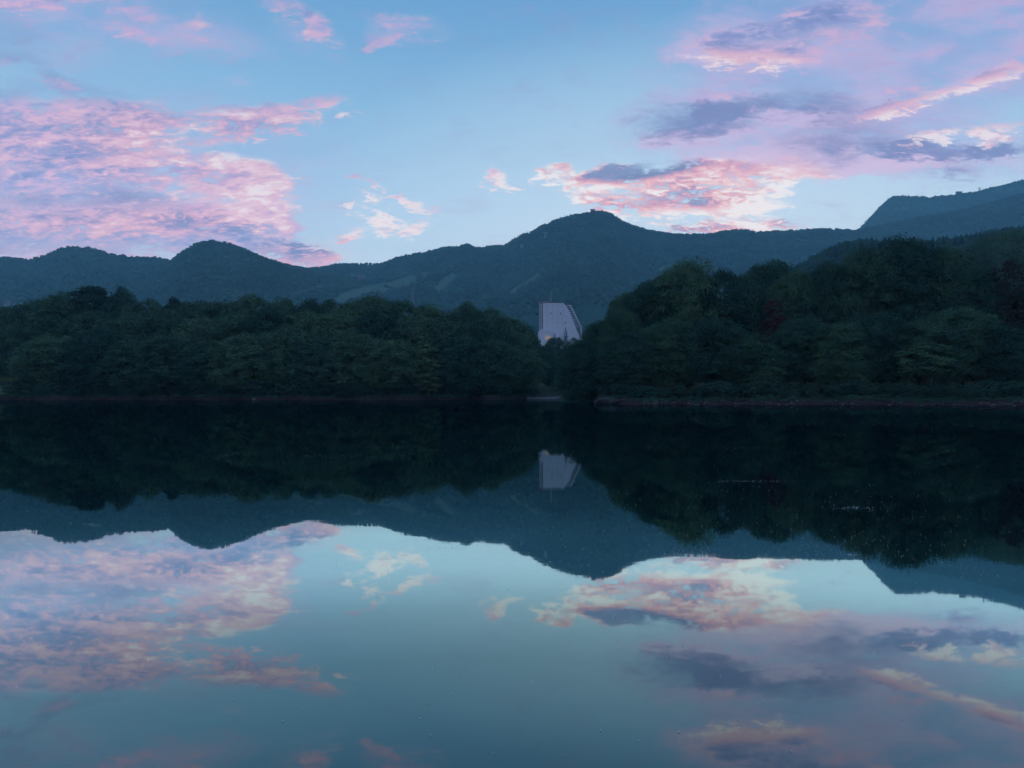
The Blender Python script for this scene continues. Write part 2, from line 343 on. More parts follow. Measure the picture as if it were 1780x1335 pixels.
def ground_mat():
    m, T = new_mat('lake_shore_ground')
    g = T.node('ShaderNodeNewGeometry').outputs['Position']
    def attr(n): return T.node('ShaderNodeAttribute', attribute_name=n).outputs['Fac']
    n = T.noise(g, .9, 6, .65); n2 = T.noise(g, 7, 4, .6)
    soil = T.ramp(n, [(.3, (.020, .011, .011, 1)), (.6, (.045, .026, .026, 1)), (.8, (.09, .06, .058, 1))])
    grass = T.ramp(n, [(.3, (.014, .026, .014, 1)), (.7, (.035, .055, .022, 1))])
    lawn = T.ramp(n, [(.3, (.09, .14, .05, 1)), (.7, (.14, .20, .07, 1))])
    c = T.mix(attr('lawn'), grass, lawn)
    c = T.mix(T.m('MULTIPLY', T.ss(T.m('ADD', attr('bank'), T.m('MULTIPLY', T.m('SUBTRACT', n, .5), 2.2)), .35, .75), 1), c, soil)
    c = T.mix(attr('sand'), c, (.15, .15, .15, 1))
    principled(T, c, .95, T.m('ADD', n, T.m('MULTIPLY', n2, .3)), .6, .1, .3); return m
M['ground'] = ground_mat()

def mountain_mat():
    m, T = new_mat('mountain_slope')
    g = T.node('ShaderNodeNewGeometry').outputs['Position']
    n = T.noise(g, .0035, 6, .6); n2 = T.noise(g, .06, 4, .7)
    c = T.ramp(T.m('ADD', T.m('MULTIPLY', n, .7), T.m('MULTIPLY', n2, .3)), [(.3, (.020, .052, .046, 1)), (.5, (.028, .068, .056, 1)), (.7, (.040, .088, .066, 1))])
    cl = T.node('ShaderNodeAttribute', attribute_name='clearing').outputs['Fac']
    c = T.mix(cl, c, T.ramp(n2, [(.3, (.065, .115, .08, 1)), (.7, (.115, .17, .11, 1))]))
    principled(T, c, .95, n2, .8, 0, 8); return m
M['mountain'] = mountain_mat()

def water_mat():
    m, T = new_mat('still_lake_water')
    g = T.node('ShaderNodeNewGeometry').outputs['Position']
    gm = T.node('ShaderNodeMapping'); T.put(gm.inputs['Vector'], g); gm.inputs['Scale'].default_value = (.35, 1, 1)
    n = T.noise(gm.outputs[0], 1.3, 3, .5); nb = T.noise(gm.outputs[0], .12, 3, .5)
    b = T.node('ShaderNodeBump'); b.inputs['Strength'].default_value = .06; b.inputs['Distance'].default_value = .012
    T.put(b.inputs['Height'], T.m('ADD', n, T.m('MULTIPLY', nb, 3)))
    ge = T.node('ShaderNodeNewGeometry')
    cs = T.m('ABSOLUTE', T.vm('DOT_PRODUCT', ge.outputs['Incoming'], b.outputs[0]))
    f = T.ramp(cs, [(0, (.46,)*3+(1,)), (.11, (.48,)*3+(1,)), (.16, (.58,)*3+(1,)), (.2, (.80,)*3+(1,)), (.245, (.74,)*3+(1,)), (.3, (.47,)*3+(1,)), (.36, (.33,)*3+(1,)), (.43, (.27,)*3+(1,)), (.5, (.19,)*3+(1,)), (.7, (.09,)*3+(1,)), (1, (.05,)*3+(1,))])  # hand-shaped reflectance by angle, not Fresnel: darkens mirrored mountains, brightens mirrored sky
    gl = T.node('ShaderNodeBsdfGlossy'); gl.inputs['Color'].default_value = (.78, 1.0, .95, 1)
    T.put(gl.inputs['Roughness'], T.ss(nb, .3, .7, .012, .03)); T.l.new(b.outputs[0], gl.inputs['Normal'])
    d = T.node('ShaderNodeBsdfDiffuse'); d.inputs[0].default_value = (.001, .006, .009, 1)
    x = T.node('ShaderNodeMixShader'); T.l.new(f, x.inputs[0]); T.l.new(d.outputs[0], x.inputs[1]); T.l.new(gl.outputs[0], x.inputs[2])
    o = T.node('ShaderNodeOutputMaterial'); T.l.new(x.outputs[0], o.inputs[0]); return m
M['water'] = water_mat()

# ------------------------------------------------------------------ ground, water, mountains
SH_PX = np.array([-3000, -400, 0, 300, 443, 700, 860, 930, 960, 990, 1034, 1037, 1060, 1120, 1300, 1600, 1780, 2200, 5000.])
SH_Y = np.array([120, 160, 176, 178, 172, 178, 186, 205, 222, 236, 232, 122, 112, 106, 103, 98, 94, 85, 60.])
def shore_r(az):
    """distance of the waterline from the camera along the bearing az (0 = straight ahead)"""
    az = np.asarray(az, float)
    a = np.clip(az, -1.2, 1.2)
    px = 890+F*np.tan(a); front = np.interp(px, SH_PX, SH_Y)/np.cos(a)
    back = 6.0/np.maximum(.02, -np.cos(az))
    t = np.clip((np.abs(az)-1.2)/.6, 0, 1)
    side = front*(1-t)+np.minimum(60, back)*t
    return side*(1+.05*(fbm(az*34+100, az*0, 3, 5)-.5)*2)
def ground_h(r, az):
    s = r-shore_r(az)
    back = np.clip((np.abs(az)-1.0)/.5, 0, 1); bk = .5+.85*fbm(az*30+40, az*0+2, 61, 4)
    z = np.where(s < 0, np.maximum(-1.6, s*.22), np.where(s < 3.5, s*.28*bk, .98*bk+(s-3.5)*.075))
    z = np.where(s > 700, .98+696.5*.075+(s-700)*.004, z)
    z = z*(1-back)+np.where(s < 0, z, np.minimum(s*.1, 20))*back
    z = z+np.where(s > .3, 1, 0)*np.clip(s/8, 0, 1)*(fbm(r*np.sin(az)/14+50, r*np.cos(az)/14, 5)-.5)*1.4
    return z+np.where(s > -1, 1, 0)*(fbm(r*np.sin(az)/1.3, r*np.cos(az)/1.3+9, 8, 3)-.5)*.3
def gz(x, y):
    return float(ground_h(np.array([math.hypot(x, y)]), np.array([math.atan2(x, y)]))[0])
def build_ground():
    az = np.unique(np.concatenate([np.linspace(-math.pi, -.9, 120), np.linspace(-.9, .9, 900), np.linspace(.9, math.pi, 120)]))[:-1]
    S = shore_r(az)
    inner = np.array([.03, .2, .5, .8])
    off = np.array([-4, -2.5, -1.5, -1, -.6, -.3, 0, .3, .6, .9, 1.3, 1.8, 2.4, 3, 3.6, 4.5, 6, 8, 11, 15, 20, 26, 34, 45, 60, 80, 110, 150, 200, 270, 360, 480, 620, 800, 1200, 2000, 4000])
    rr = np.concatenate([inner[:, None]*(S-4.2)[None, :], np.maximum(S[None, :]+off[:, None], (S-4.2)[None, :]*.9+.1*np.arange(len(off))[:, None]*.01)])
    A = np.broadcast_to(az[None, :], rr.shape)
    z = ground_h(rr, A); z[rr < 1] = -.5
    n = len(az); m = len(rr)
    v = np.stack([rr*np.sin(A), rr*np.cos(A), z], -1).reshape(-1, 3)
    i = np.arange(m-1)[:, None]*n; j = np.arange(n)[None, :]; j2 = (j+1) % n
    f = np.stack([i+j, i+j2, i+n+j2, i+n+j], -1).reshape(-1, 4)[:, ::-1]
    me = mesh_np('ground', v, [f, np.arange(n)[None, :]], M['ground'], True)
    s = (rr-S[None, :]).ravel(); px = 890+F*np.tan(np.clip(A, -1.3, 1.3)).ravel(); front = np.abs(A).ravel() < 1.3
    for nm, val in (('bank', np.clip((5.2-s)/3, 0, 1)),
                    ('lawn', np.clip((75-px)/25, 0, 1)*np.clip((s-2)/3, 0, 1)*front*(s < 90)),
                    ('sand', ((px > 915) & (px < 1034) & (s < 2.6) & front)*1.0)):
        me.attributes.new(nm, 'FLOAT', 'POINT').data.foreach_set('value', val.astype(np.float32))
    tag(obj('ground', me), 'dark wooded ground and reddish bare bank round the lake', kind='structure')
build_ground()

def build_water():
    az = np.linspace(-math.pi, math.pi, 241)[:-1]
    S = shore_r(az)+2.5
    v = [(0, 0, 0)]+[(s*math.sin(a), s*math.cos(a), 0) for a, s in zip(az, S)]
    # the sheet runs a little under the banks
    me = bpy.data.meshes.new('lake_water'); me.from_pydata(v, [], [(0, (i+1) % 240+1, i+1) for i in range(240)]); me.update(); me.materials.append(M['water'])
    tag(obj('lake_water', me), 'still teal lake mirroring clouds, mountains and forest', kind='structure')
build_water()

STROKES = [([(578, 528), (600, 515), (640, 503), (680, 497), (716, 486)], 7), ([(508, 511), (560, 497)], 2.5), ([(762, 500), (775, 488), (786, 480)], 6),
           ([(893, 506), (915, 492), (935, 478)], 3.5), ([(600, 480), (630, 481)], 3), ([(20, 530), (60, 527)], 3), ([(735, 478), (748, 474)], 3),
           ([(1140, 470), (1180, 458)], 2), ([(1560, 362), (1580, 361)], 2), ([(1690, 366), (1700, 364)], 2)]
def clear_mask(px, py):
    out = np.zeros(np.shape(px))
    w = (fbm(px/9, py/9, 71, 3)-.5)*9
    for pts, rad in STROKES:
        for (x0, y0), (x1, y1) in zip(pts[:-1], pts[1:]):
            dx, dy = x1-x0, y1-y0
            t = np.clip(((px-x0)*dx+(py-y0)*dy)/(dx*dx+dy*dy), 0, 1)
            d = np.hypot(px-x0-t*dx, (py-y0-t*dy)*1.0)+w*.5
            out = np.maximum(out, np.clip((rad+1.2-d)/2, 0, 1))
    return out
def blob_proto(k, conifer):
    g = np.random.default_rng(k)
    n = 6; a = np.arange(n)/n*2*math.pi
    if conifer: rings = [(.5, .12), (.42, .35), (.2, .7)]; top = 1.05
    else: rings = [(.34, .15), (.55, .45), (.40, .8)]; top = 1.0
    v = [(0, 0, -.1)]
    for r, z in rings:
        for q in a: rr = r*g.uniform(.75, 1.25); v.append((rr*math.cos(q), rr*math.sin(q), z*g.uniform(.9, 1.1)))
    v.append((0, 0, top))
    f = []
    for i in range(2):
        for j in range(n):
            p, q = 1+i*n+j, 1+i*n+(j+1) % n
            f += [(p, q, q+n), (p, q+n, p+n)]
    for j in range(n): f += [(1+2*n+j, 1+2*n+(j+1) % n, 1+3*n), (0, 1+(j+1) % n, 1+j)]
    return np.array(v), np.array(f)
def scatter(name, pos, wid, hei, conifer_share, mat, label):
    P = [blob_proto(k, c) for k, c in ((1, 0), (2, 0), (3, 0), (4, 1), (5, 1))]
    kind = np.where(rng.random(len(pos)) < conifer_share, rng.integers(3, 5, len(pos)), rng.integers(0, 3, len(pos)))
    V = []; Fc = []; base = 0
    for k in range(5):
        idx = np.where(kind == k)[0]
        if not len(idx): continue
        pv, pf = P[k]; th = rng.random(len(idx))*6.28; c, s = np.cos(th), np.sin(th)
        w = wid[idx]*(.62 if k > 2 else 1); h = hei[idx]*(1.15 if k > 2 else 1)
        x = (pv[None, :, 0]*c[:, None]-pv[None, :, 1]*s[:, None])*w[:, None]+pos[idx, 0][:, None]
        y = (pv[None, :, 0]*s[:, None]+pv[None, :, 1]*c[:, None])*w[:, None]+pos[idx, 1][:, None]
        z = pv[None, :, 2]*h[:, None]+pos[idx, 2][:, None]
        V.append(np.stack([x, y, z], -1).reshape(-1, 3))
        Fc.append((pf[None]+(np.arange(len(idx))*len(pv))[:, None, None]+base).reshape(-1, 3)); base += len(idx)*len(pv)
    tag(obj(name, mesh_np(name, np.concatenate(V), [np.concatenate(Fc)], mat)), label, 'forest', kind='stuff')

def mountain(name, label, pts, Rr, r0, seed, step, rows, lower, ntree, size, conifer, flabel, spur=.02, tmin=.3, zfoot=None, pw=.8, xlim=(-80, 1860)):
    px = np.arange(pts[0][0], pts[-1][0]+1, step, dtype=float)
    py = np.interp(px, [p[0] for p in pts], [p[1]+lower for p in pts])
    k = np.ones(5)/5; py = np.convolve(np.pad(py, 2, mode='edge'), k*1.0, 'valid')*.5+py*.5
    E = np.array([ray(0, q)[1] for q in py]); 
    tt = np.concatenate([np.linspace(0, 1, rows), [1.03, 1.08, 1.15, 1.25, 1.4]])
    Rc = Rr*(1+.06*(fbm(px/150, px*0, seed)-.5)*2)
    PX, TT = np.meshgrid(px, tt); t1 = np.minimum(TT, 1)
    Y = r0+(Rc[None, :]-r0)*TT
    zf = 45 if zfoot is None else zfoot
    e0 = (zf-CAMZ)/Y
    e = e0+(E[None, :]-e0)*t1**pw
    # spurs and gullies that run down the slope
    wx = PX/75+t1*1.2*(fbm(PX/160, t1*2, seed+3)-.5)*3
    rid = 1-np.abs(fbm(wx, t1*1.6, seed+5, 4)*2-1)
    nz = (rid-.72)*1.0+(fbm(PX/22, TT*9, seed+9, 4)-.5)*.35
    e = e+spur*nz*np.sin(np.pi*np.clip(t1, 0, 1))**.8
    e = np.minimum(e, E[None, :]-.0015*(1-t1)*3)
    z = CAMZ+Y*e
    back = TT > 1
    z = np.where(back, np.maximum(20, (CAMZ+Rc*E)[None, :]*(1-(TT-1)*1.9)), z)
    X = (PX-890)/F*Y*1.0
    n = len(px); m = len(tt)
    v = np.stack([X, Y, z], -1).reshape(-1, 3)
    i = np.arange(m-1)[:, None]*n; j = np.arange(n-1)[None, :]
    f = np.stack([i+j, i+j+1, i+n+j+1, i+n+j], -1).reshape(-1, 4)
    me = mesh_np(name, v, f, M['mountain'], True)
    ppy = 667.5+16.8-(z-CAMZ)/Y*F
    cm = clear_mask(PX, ppy)*(TT < 1)
    me.attributes.new('clearing', 'FLOAT', 'POINT').data.foreach_set('value', cm.ravel().astype(np.float32))
    tag(obj(name, me), label, kind='structure')
    # woods
    fi = rng.random(ntree)**.8*(1-tmin)+tmin; nr = int(ntree*.16); fi[:nr] = 1-rng.random(nr)*.035
    ci = rng.random(ntree)*(n-1.01); keep = (np.interp(ci, np.arange(n), px) > xlim[0]) & (np.interp(ci, np.arange(n), px) < xlim[1]); ci = ci[keep]; fi = fi[keep]
    ri = fi*(rows-1.001); c0 = ci.astype(int); r_0 = ri.astype(int); fc = ci-c0; fr = ri-r_0
    def bil(G): return (G[r_0, c0]*(1-fc)+G[r_0, c0+1]*fc)*(1-fr)+(G[r_0+1, c0]*(1-fc)+G[r_0+1, c0+1]*fc)*fr
    ok = bil(cm) < .35
    pos = np.stack([bil(X), bil(Y), bil(z)-size*.1], -1)[ok]
    hs = size*(.7+.6*rng.random(len(pos)))
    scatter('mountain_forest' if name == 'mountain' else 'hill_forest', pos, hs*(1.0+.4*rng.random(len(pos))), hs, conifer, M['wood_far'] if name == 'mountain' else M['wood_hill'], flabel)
    return lambda q: None

mountain('mountain', 'blue round-topped hill at the far left of the range',
  [(-900, 560), (-500, 500), (-200, 470), (-60, 452), (0, 446), (50, 451), (80, 440), (105, 430), (130, 427), (155, 430), (190, 440), (230, 446), (270, 447), (300, 453), (340, 465), (420, 500), (480, 540)],
  3000, 1000, 21, 3, 90, 2, 9000, 9, .15, 'hazy blue woods on the leftmost round hill', .035)
mountain('mountain', 'blue dome-shaped hill right of the leftmost one',
  [(90, 560), (200, 505), (250, 480), (290, 456), (297, 451), (320, 433), (345, 421), (370, 418), (395, 422), (430, 436), (465, 450), (500, 461), (540, 467), (600, 478), (700, 505), (760, 540)],
  2600, 1000, 33, 3, 90, 2, 9000, 9, .15, 'hazy blue woods on the dome-shaped hill', .035)
mountain('mountain', 'long blue mountain with ski runs and a peak near the middle',
  [(400, 570), (450, 490), (500, 470), (560, 464), (580, 459), (650, 458), (665, 457), (690, 447), (740, 437), (770, 430), (800, 427), (815, 423), (825, 431), (850, 428), (880, 425), (900, 410), (915, 405), (925, 403), (945, 390), (980, 377),
   (1010, 371), (1030, 368), (1045, 366), (1065, 372), (1090, 388), (1130, 400), (1170, 406), (1230, 407), (1265, 400), (1295, 398), (1315, 403), (1400, 399), (1440, 397), (1490, 400), (1530, 391), (1600, 378), (1690, 361), (1780, 336), (1900, 320), (2300, 420), (2600, 520)],
  3200, 1000, 55, 3, 150, 2, 34000, 10, .2, 'hazy blue woods covering the long central mountain', .045)
mountain('mountain', 'pale blue flat-topped mountain rising at the far right',
  [(1380, 500), (1450, 430), (1490, 402), (1505, 387), (1525, 365), (1540, 350), (1555, 339), (1615, 341), (1618, 344), (1625, 340), (1660, 338), (1700, 332), (1780, 312), (1900, 290), (2100, 300), (2400, 380), (2700, 470)],
  4300, 1500, 77, 3, 80, 1, 7000, 8, .0, 'hazy blue woods on the flat-topped mountain', .02, .5)
mountain('hill', 'wooded rise behind the right-hand trees',
  [(1150, 640), (1250, 580), (1330, 505), (1400, 460), (1450, 434), (1480, 424), (1540, 423), (1580, 424), (1620, 423), (1680, 418), (1720, 408), (1780, 400), (1900, 385), (2300, 400), (2600, 470)],
  800, 320, 91, 4, 60, 8, 8500, 10, .55, 'dark mixed woods on the rise behind the right-hand trees', .02, .3, 18)

# ------------------------------------------------------------------ trees
def at(px, py, Y):
    tx, tz = ray(px, py); return tx*Y, Y, CAMZ+tz*Y
def leaf_mesh(name, cen, nor, size, mat, g):
    """one small pointed leaf spray (a kite of four corners) at each centre"""
    n = len(cen)
    t = g.normal(size=(n, 3)); t -= (t*nor).sum(1)[:, None]*nor; t /= np.linalg.norm(t, axis=1)[:, None]+1e-9
    b = np.cross(nor, t); s = size[:, None]; w = (.45+.3*g.random(n))[:, None]
    drop = nor*(-.18)*s
    v = np.stack([cen-t*s, cen+b*s*w+drop*.2, cen+t*s+drop, cen-b*s*w+drop*.2], 1).reshape(-1, 3)
    f = np.arange(4*n).reshape(-1, 4)
    return mesh_np(name, v, f, mat)
def broad_crown(seed, H, Rad, z0, npad, nleaf, lsize, mat, squash=.5, top=.0):
    g = np.random.default_rng(seed)
    zc = z0+(H-z0)*.45; hz_up = H-zc; hz_dn = zc-z0
    u = g.random(npad); ph = g.random(npad)*2*math.pi
    cz = 1-2*((np.arange(npad)+.5)/npad); cz = cz*.98+g.normal(size=npad)*.03; cz = np.clip(cz, -.9, 1)
    ph = np.arange(npad)*2.39996+g.normal(size=npad)*.25
    lob = .62+.62*fbm(np.cos(ph)*1.5+5+seed, np.sin(ph)*1.5+cz*1.9+5, seed, 3)
    rad = np.sqrt(np.maximum(0, 1-np.abs(cz)**2.3))
    k = (.70+.28*u**.6)*lob
    c = np.stack([np.cos(ph)*rad*Rad*k, np.sin(ph)*rad*Rad*k, zc+np.where(cz > 0, cz*hz_up*(.55+.45*lob), cz*hz_dn*.9)], -1)
    # a few pads inside
    ni = npad//5; ci = c[g.integers(0, npad, ni)]*np.array([.5, .5, 1])*1.0; c = np.concatenate([c, ci]); 
    pr = Rad*(.11+.19*g.random(len(c))**1.4)
    per = np.maximum(8, (nleaf*pr**2/np.sum(pr**2))).astype(int)
    idx = np.repeat(np.arange(len(c)), per); n = len(idx)
    d = g.normal(size=(n, 3)); d[:, 2] = np.abs(d[:, 2])*1.0-.12; d /= np.linalg.norm(d, axis=1)[:, None]
    rr = (.45+.6*g.random(n)**.6)[:, None]*pr[idx][:, None]
    # each pad tips outwards and its rim breaks into fingers
    out = c[idx]*np.array([1, 1, 0]); out /= np.linalg.norm(out, axis=1)[:, None]+1e-6
    fing = 1+.35*np.sin(np.arctan2(d[:, 1], d[:, 0])*5+idx*1.7)[:, None]*(1-np.abs(d[:, 2:3]))
    off = d*rr*fing*np.array([1.15, 1.15, squash]); off[:, 2] -= (off[:, :2]*out[:, :2]).sum(1)*.15
    cen = c[idx]+off
    cen[:, 2] = np.maximum(cen[:, 2], .4)
    nor = d+np.array([0, 0, .3])+g.normal(size=(n, 3))*.42; nor /= np.linalg.norm(nor, axis=1)[:, None]
    size = lsize*(.6+.8*g.random(n))
    # loose bigger sprays deep inside, so the crown is not hollow
    nb = max(80, n//40); q = g.normal(size=(nb, 3)); q /= np.linalg.norm(q, axis=1)[:, None]; q *= (g.random(nb)**.4*.62)[:, None]
    q = q*np.array([Rad, Rad, (H-z0)*.5])+np.array([0, 0, (H+z0)*.48])
    nq = g.normal(size=(nb, 3)); nq /= np.linalg.norm(nq, axis=1)[:, None]
    me = leaf_mesh('crown', np.concatenate([cen, q]), np.concatenate([nor, nq]), np.concatenate([size, np.full(nb, lsize*3.2)]), mat, g)
    return me, c
def trunk_mesh(seed, H, z0, c, tr, nb=14):
    g = random.Random(seed); mb = MB()
    lean = (g.uniform(-.4, .4), g.uniform(-.4, .4))
    tp = [(lean[0]*q*q, lean[1]*q*q, q*H*.82-.6*(1 if q == 0 else 0)) for q in (0, .06, .2, .4, .6, .8, 1)]
    mb.tube(tp, [tr*1.5, tr*1.1, tr*.92, tr*.75, tr*.5, tr*.3, tr*.1], 8)
    ids = list(range(len(c))); g.shuffle(ids)
    for i in ids[:nb]:
        p = Vector(c[i]); h = max(z0*.6+.5, p.z*g.uniform(.45, .7)); q = h/(H*.82); b = Vector((lean[0]*q*q, lean[1]*q*q, h))
        mid = b.lerp(p, .5)+Vector((0, 0, g.uniform(.1, .6)))
        mb.tube([b, mid, p], [tr*.34, tr*.2, tr*.06], 5)
    return mb.mesh('trunk', M['bark'])
def conifer_crown(seed, H, Rad, z0, tiers, per, lsize, mat):
    g = np.random.default_rng(seed); cen = []; nor = []; tips = []
    for i in range(tiers):
        q = i/(tiers-1); z = z0+(H-z0)*q; r = Rad*(1-q)**.8*(.85+.3*g.random())+.15
        nb = max(4, int(9*(1-q)+4))
        for b in range(nb):
            a = b/nb*6.283+g.random()*.6+i; rl = r*(.7+.4*g.random()); tips.append((math.cos(a)*rl, math.sin(a)*rl, z-.15*rl))
            m = max(5, int(per*(rl/Rad)))
            t = g.random(m)**.7; side = g.normal(size=m)*.16*rl*(1.1-t)
            x = math.cos(a)*t*rl-math.sin(a)*side; y = math.sin(a)*t*rl+math.cos(a)*side
            zz = z-.28*rl*t**1.5+g.normal(size=m)*.10
            cen.append(np.stack([x, y, zz], -1)); nn = g.normal(size=(m, 3))*.35+np.array([math.cos(a)*.3, math.sin(a)*.3, 1]); nor.append(nn/np.linalg.norm(nn, axis=1)[:, None])
    cen = np.concatenate(cen); nor = np.concatenate(nor)
    return leaf_mesh('crown', cen, nor, lsize*(.6+.8*g.random(len(cen))), mat, g), tips

PROTO = {}
def make_proto(key, kind, seed, H, Rad, z0, npad, nleaf, ls, mat, squash=.5, tr=.28):
    if kind == 'broad':
        cm, c = broad_crown(seed, H, Rad, z0, npad, nleaf, ls, M[mat], squash); tm = trunk_mesh(seed, H, z0, c, tr)
    else:
        cm, c = conifer_crown(seed, H, Rad, z0, npad, nleaf, ls, M[mat]); tm = trunk_mesh(seed, H, z0, np.array(c), tr*.8, 10)
    PROTO[key] = (kind, H, Rad, cm, tm, [None])
NAMES = {'leaf': 'broadleaf_tree'}
def plant(key, name, px, pytop, Y, wpx, label, cat='tree', group=None, rz=None, base=None):
    kind, H, Rad, cm, tm, first = PROTO[key]
    x, y, z = at(px, pytop, Y); g = gz(x, Y) if base is None else base; g -= .15
    h = z-g; sz = h/H; sx = wpx*Y/F/Rad
    a = rnd.uniform(0, 6.28) if rz is None else rz
    if first[0] is None:
        o = empty(name, (x, Y, g), label, cat, group, a)
        obj('trunk', tm, o); obj('crown', cm, o); first[0] = o
    else:
        o = copy_tree(first[0]); o.name = name; o.location = (x, Y, g); o.rotation_euler = (0, 0, a)
        for kk in ('group',):
            if kk in o and not group: del o[kk]
        tag(o, label, cat, group)
    o.scale = (sx, sx*rnd.uniform(.9, 1.1), sz)
    return o

for i in range(6): make_proto('far%d' % i, 'broad', 100+i, 16, 7.5, 1.2, 140, 27000, .205, 'leaf' if i % 3 else 'leaf_dark', .88)
for i in range(5): make_proto('near%d' % i, 'broad', 200+i, 16, 7.5, 1.2, 200, 60000, .135, 'leaf' if i % 2 else 'leaf_dark', .84)
make_proto('yellow', 'broad', 301, 13, 4.2, .6, 90, 9000, .24, 'leaf_bright', .4)
make_proto('red', 'broad', 302, 12, 4.2, 1.0, 90, 12000, .15, 'leaf_red', .4)
make_proto('brown', 'broad', 303, 18, 6, 3, 110, 15000, .17, 'leaf_brown', .45)
make_proto('conifer', 'conifer', 304, 20, 4.6, 2.5, 30, 60, .22, 'needle')
make_proto('bigpine', 'broad', 305, 18, 6.2, 1.5, 140, 20000, .24, 'needle', .7)
make_proto('open', 'broad', 309, 11, 5.2, 4.6, 90, 9000, .17, 'leaf', .35, .16)
for i in range(3): make_proto('bush%d' % i, 'broad', 320+i, 3.2, 2.6, .1, 40, 3200, .12, 'leaf_dark', .6, .06)

# far shore: tall back row, left to right
BACK = [
 (18, 545, 262, 40, 'rounded dark tree behind the lawn at the left edge of the photo'),
 (58, 533, 250, 36, 'flat-topped dark tree just right of the lawn, back row'),
 (118, 524, 240, 42, 'broad tree just left of the tall pointed pine, back row'),
 (212, 517, 236, 26, 'narrow tree directly right of the tall pointed pine, back row'),
 (250, 531, 238, 34, 'low round tree between the pointed pine and the small dark pine'),
 (340, 534, 236, 36, 'low tree right of the small dark pine, back row on the far shore'),
 (388, 536, 234, 36, 'back row tree standing under the dome-shaped hill'),
 (440, 525, 236, 38, 'tree with a knobbly raised top under the right flank of the dome-shaped hill'),
 (490, 531, 234, 32, 'brownish-green level tree left of the ski run, back row'),
 (540, 536, 232, 34, 'back row tree left of the foot of the pale ski run'),
 (588, 532, 232, 38, 'back row tree right at the foot of the pale ski run'),
 (648, 526, 230, 42, 'highest rounded tree in the middle of the far shore, below the pale ski run'),
 (700, 535, 230, 36, 'back row tree below the lattice pylon, to its left'),
 (738, 540, 230, 34, 'back row tree below the lattice pylon, to its right'),
 (778, 556, 228, 30, 'lower tree filling the dip right of the lattice pylon'),
 (812, 541, 228, 30, 'tree with a small raised knob, left one of a pair left of the hotel'),
 (848, 546, 228, 30, 'tree with a small raised knob, right one of a pair left of the hotel'),
 (884, 562, 230, 32, 'tree on the falling edge of the far wood, second left of the hotel'),
 (908, 577, 240, 26, 'last tall tree of the far wood, just left of the hotel'),
]
for i, (px, py, Y, w, lab) in enumerate(BACK): plant('far%d' % (i*5 % 6), 'broadleaf_tree', px, py-4, Y, w*1.5, lab, group='trees on the far left shore')
plant('bigpine', 'pine_tree', 168, 506, 238, 56, 'tall pointed dark pine standing above the left wood', group=None)
plant('bigpine', 'pine_tree', 300, 523, 236, 24, 'small flat-topped dark pine poking out of the left wood')
MID = [
 (-20, 590, 225, 50, 'half-cut dark tree at the left edge behind the lawn'),
 (35, 580, 226, 36, 'middle-row tree above the lawn at the left'),
 (95, 568, 215, 44, 'middle-row tree below and left of the pointed pine'),
 (160, 556, 212, 44, 'large middle-row tree directly below the pointed pine'),
 (228, 562, 210, 42, 'middle-row tree below and right of the pointed pine'),
 (290, 558, 210, 42, 'middle-row tree directly below the small dark pine'),
 (352, 566, 208, 42, 'middle-row tree below the dome-shaped hill'),
 (412, 560, 206, 40, 'middle-row tree a third of the way along the far shore'),
 (470, 553, 206, 44, 'middle-row tree with a pale brownish top left of the ski run'),
 (530, 556, 204, 42, 'middle-row tree left of the ski run foot'),
 (595, 552, 204, 44, 'middle-row tree under the ski run foot'),
 (660, 555, 204, 42, 'middle-row tree under the highest tree of the far shore'),
 (722, 562, 204, 40, 'middle-row tree behind the yellow-green tree'),
 (785, 572, 206, 40, 'middle-row tree right of and behind the yellow-green tree'),
 (842, 572, 208, 38, 'middle-row tree below the two knobbed trees'),
 (890, 588, 214, 32, 'middle-row tree near the hotel, left of the inlet'),
]
for i, (px, py, Y, w, lab) in enumerate(MID): plant('far%d' % ((i*5+2) % 6), 'broadleaf_tree', px, py-9, Y, w*1.4, lab, group='trees on the far left shore')
FRONT = [
 (100, 598, 190, 50, 'wide front tree beside the lawn, its crown touching the bank'),
 (172, 590, 188, 46, 'front tree at the water two crowns right of the lawn'),
 (238, 606, 186, 42, 'front tree low over the water left of the dark gap'),
 (300, 598, 188, 44, 'front tree at the water below the small dark pine'),
 (362, 618, 186, 38, 'small low front tree left of the pale shore rock'),
 (428, 596, 184, 48, 'front tree leaning over the pale shore rock'),
 (492, 585, 186, 46, 'tall front tree right of the pale shore rock'),
 (556, 602, 186, 42, 'front tree at the water between the pale rock and the sloping crown'),
 (616, 590, 186, 44, 'front tree with layered drooping boughs left of the yellow-green tree'),
 (676, 604, 186, 40, 'front tree touching the yellow-green tree on its left'),
 (800, 600, 190, 42, 'front tree touching the yellow-green tree on its right'),
 (858, 606, 196, 40, 'front tree two crowns right of the yellow-green tree'),
 (908, 618, 206, 30, 'last front tree of the far shore, beside the inlet'),
]
for i, (px, py, Y, w, lab) in enumerate(FRONT): plant('far%d' % ((i*5+4) % 6), 'broadleaf_tree', px, py-10, Y, w*1.35, lab, group='trees on the far left shore')
plant('yellow', 'broadleaf_tree', 744, 597, 186, 30, 'slender yellow-green tree at the water on the far shore')
GAP = [
 (948, 604, 300, 20, 'dim tree at the back of the inlet, below the left corner of the hotel'),
 (966, 589, 420, 20, 'small far tree below the lit windows of the hotel'),
 (1002, 590, 380, 22, 'small far tree below the right half of the hotel'),
 (960, 628, 250, 22, 'dim low tree inside the inlet, left side'),
 (988, 640, 252, 22, 'dim low tree inside the inlet, right side'),
 (1012, 598, 300, 22, 'dim tree behind the tip of the right-hand wood'),
 (928, 592, 420, 14, 'small far tree hiding the left foot of the hotel'),
]
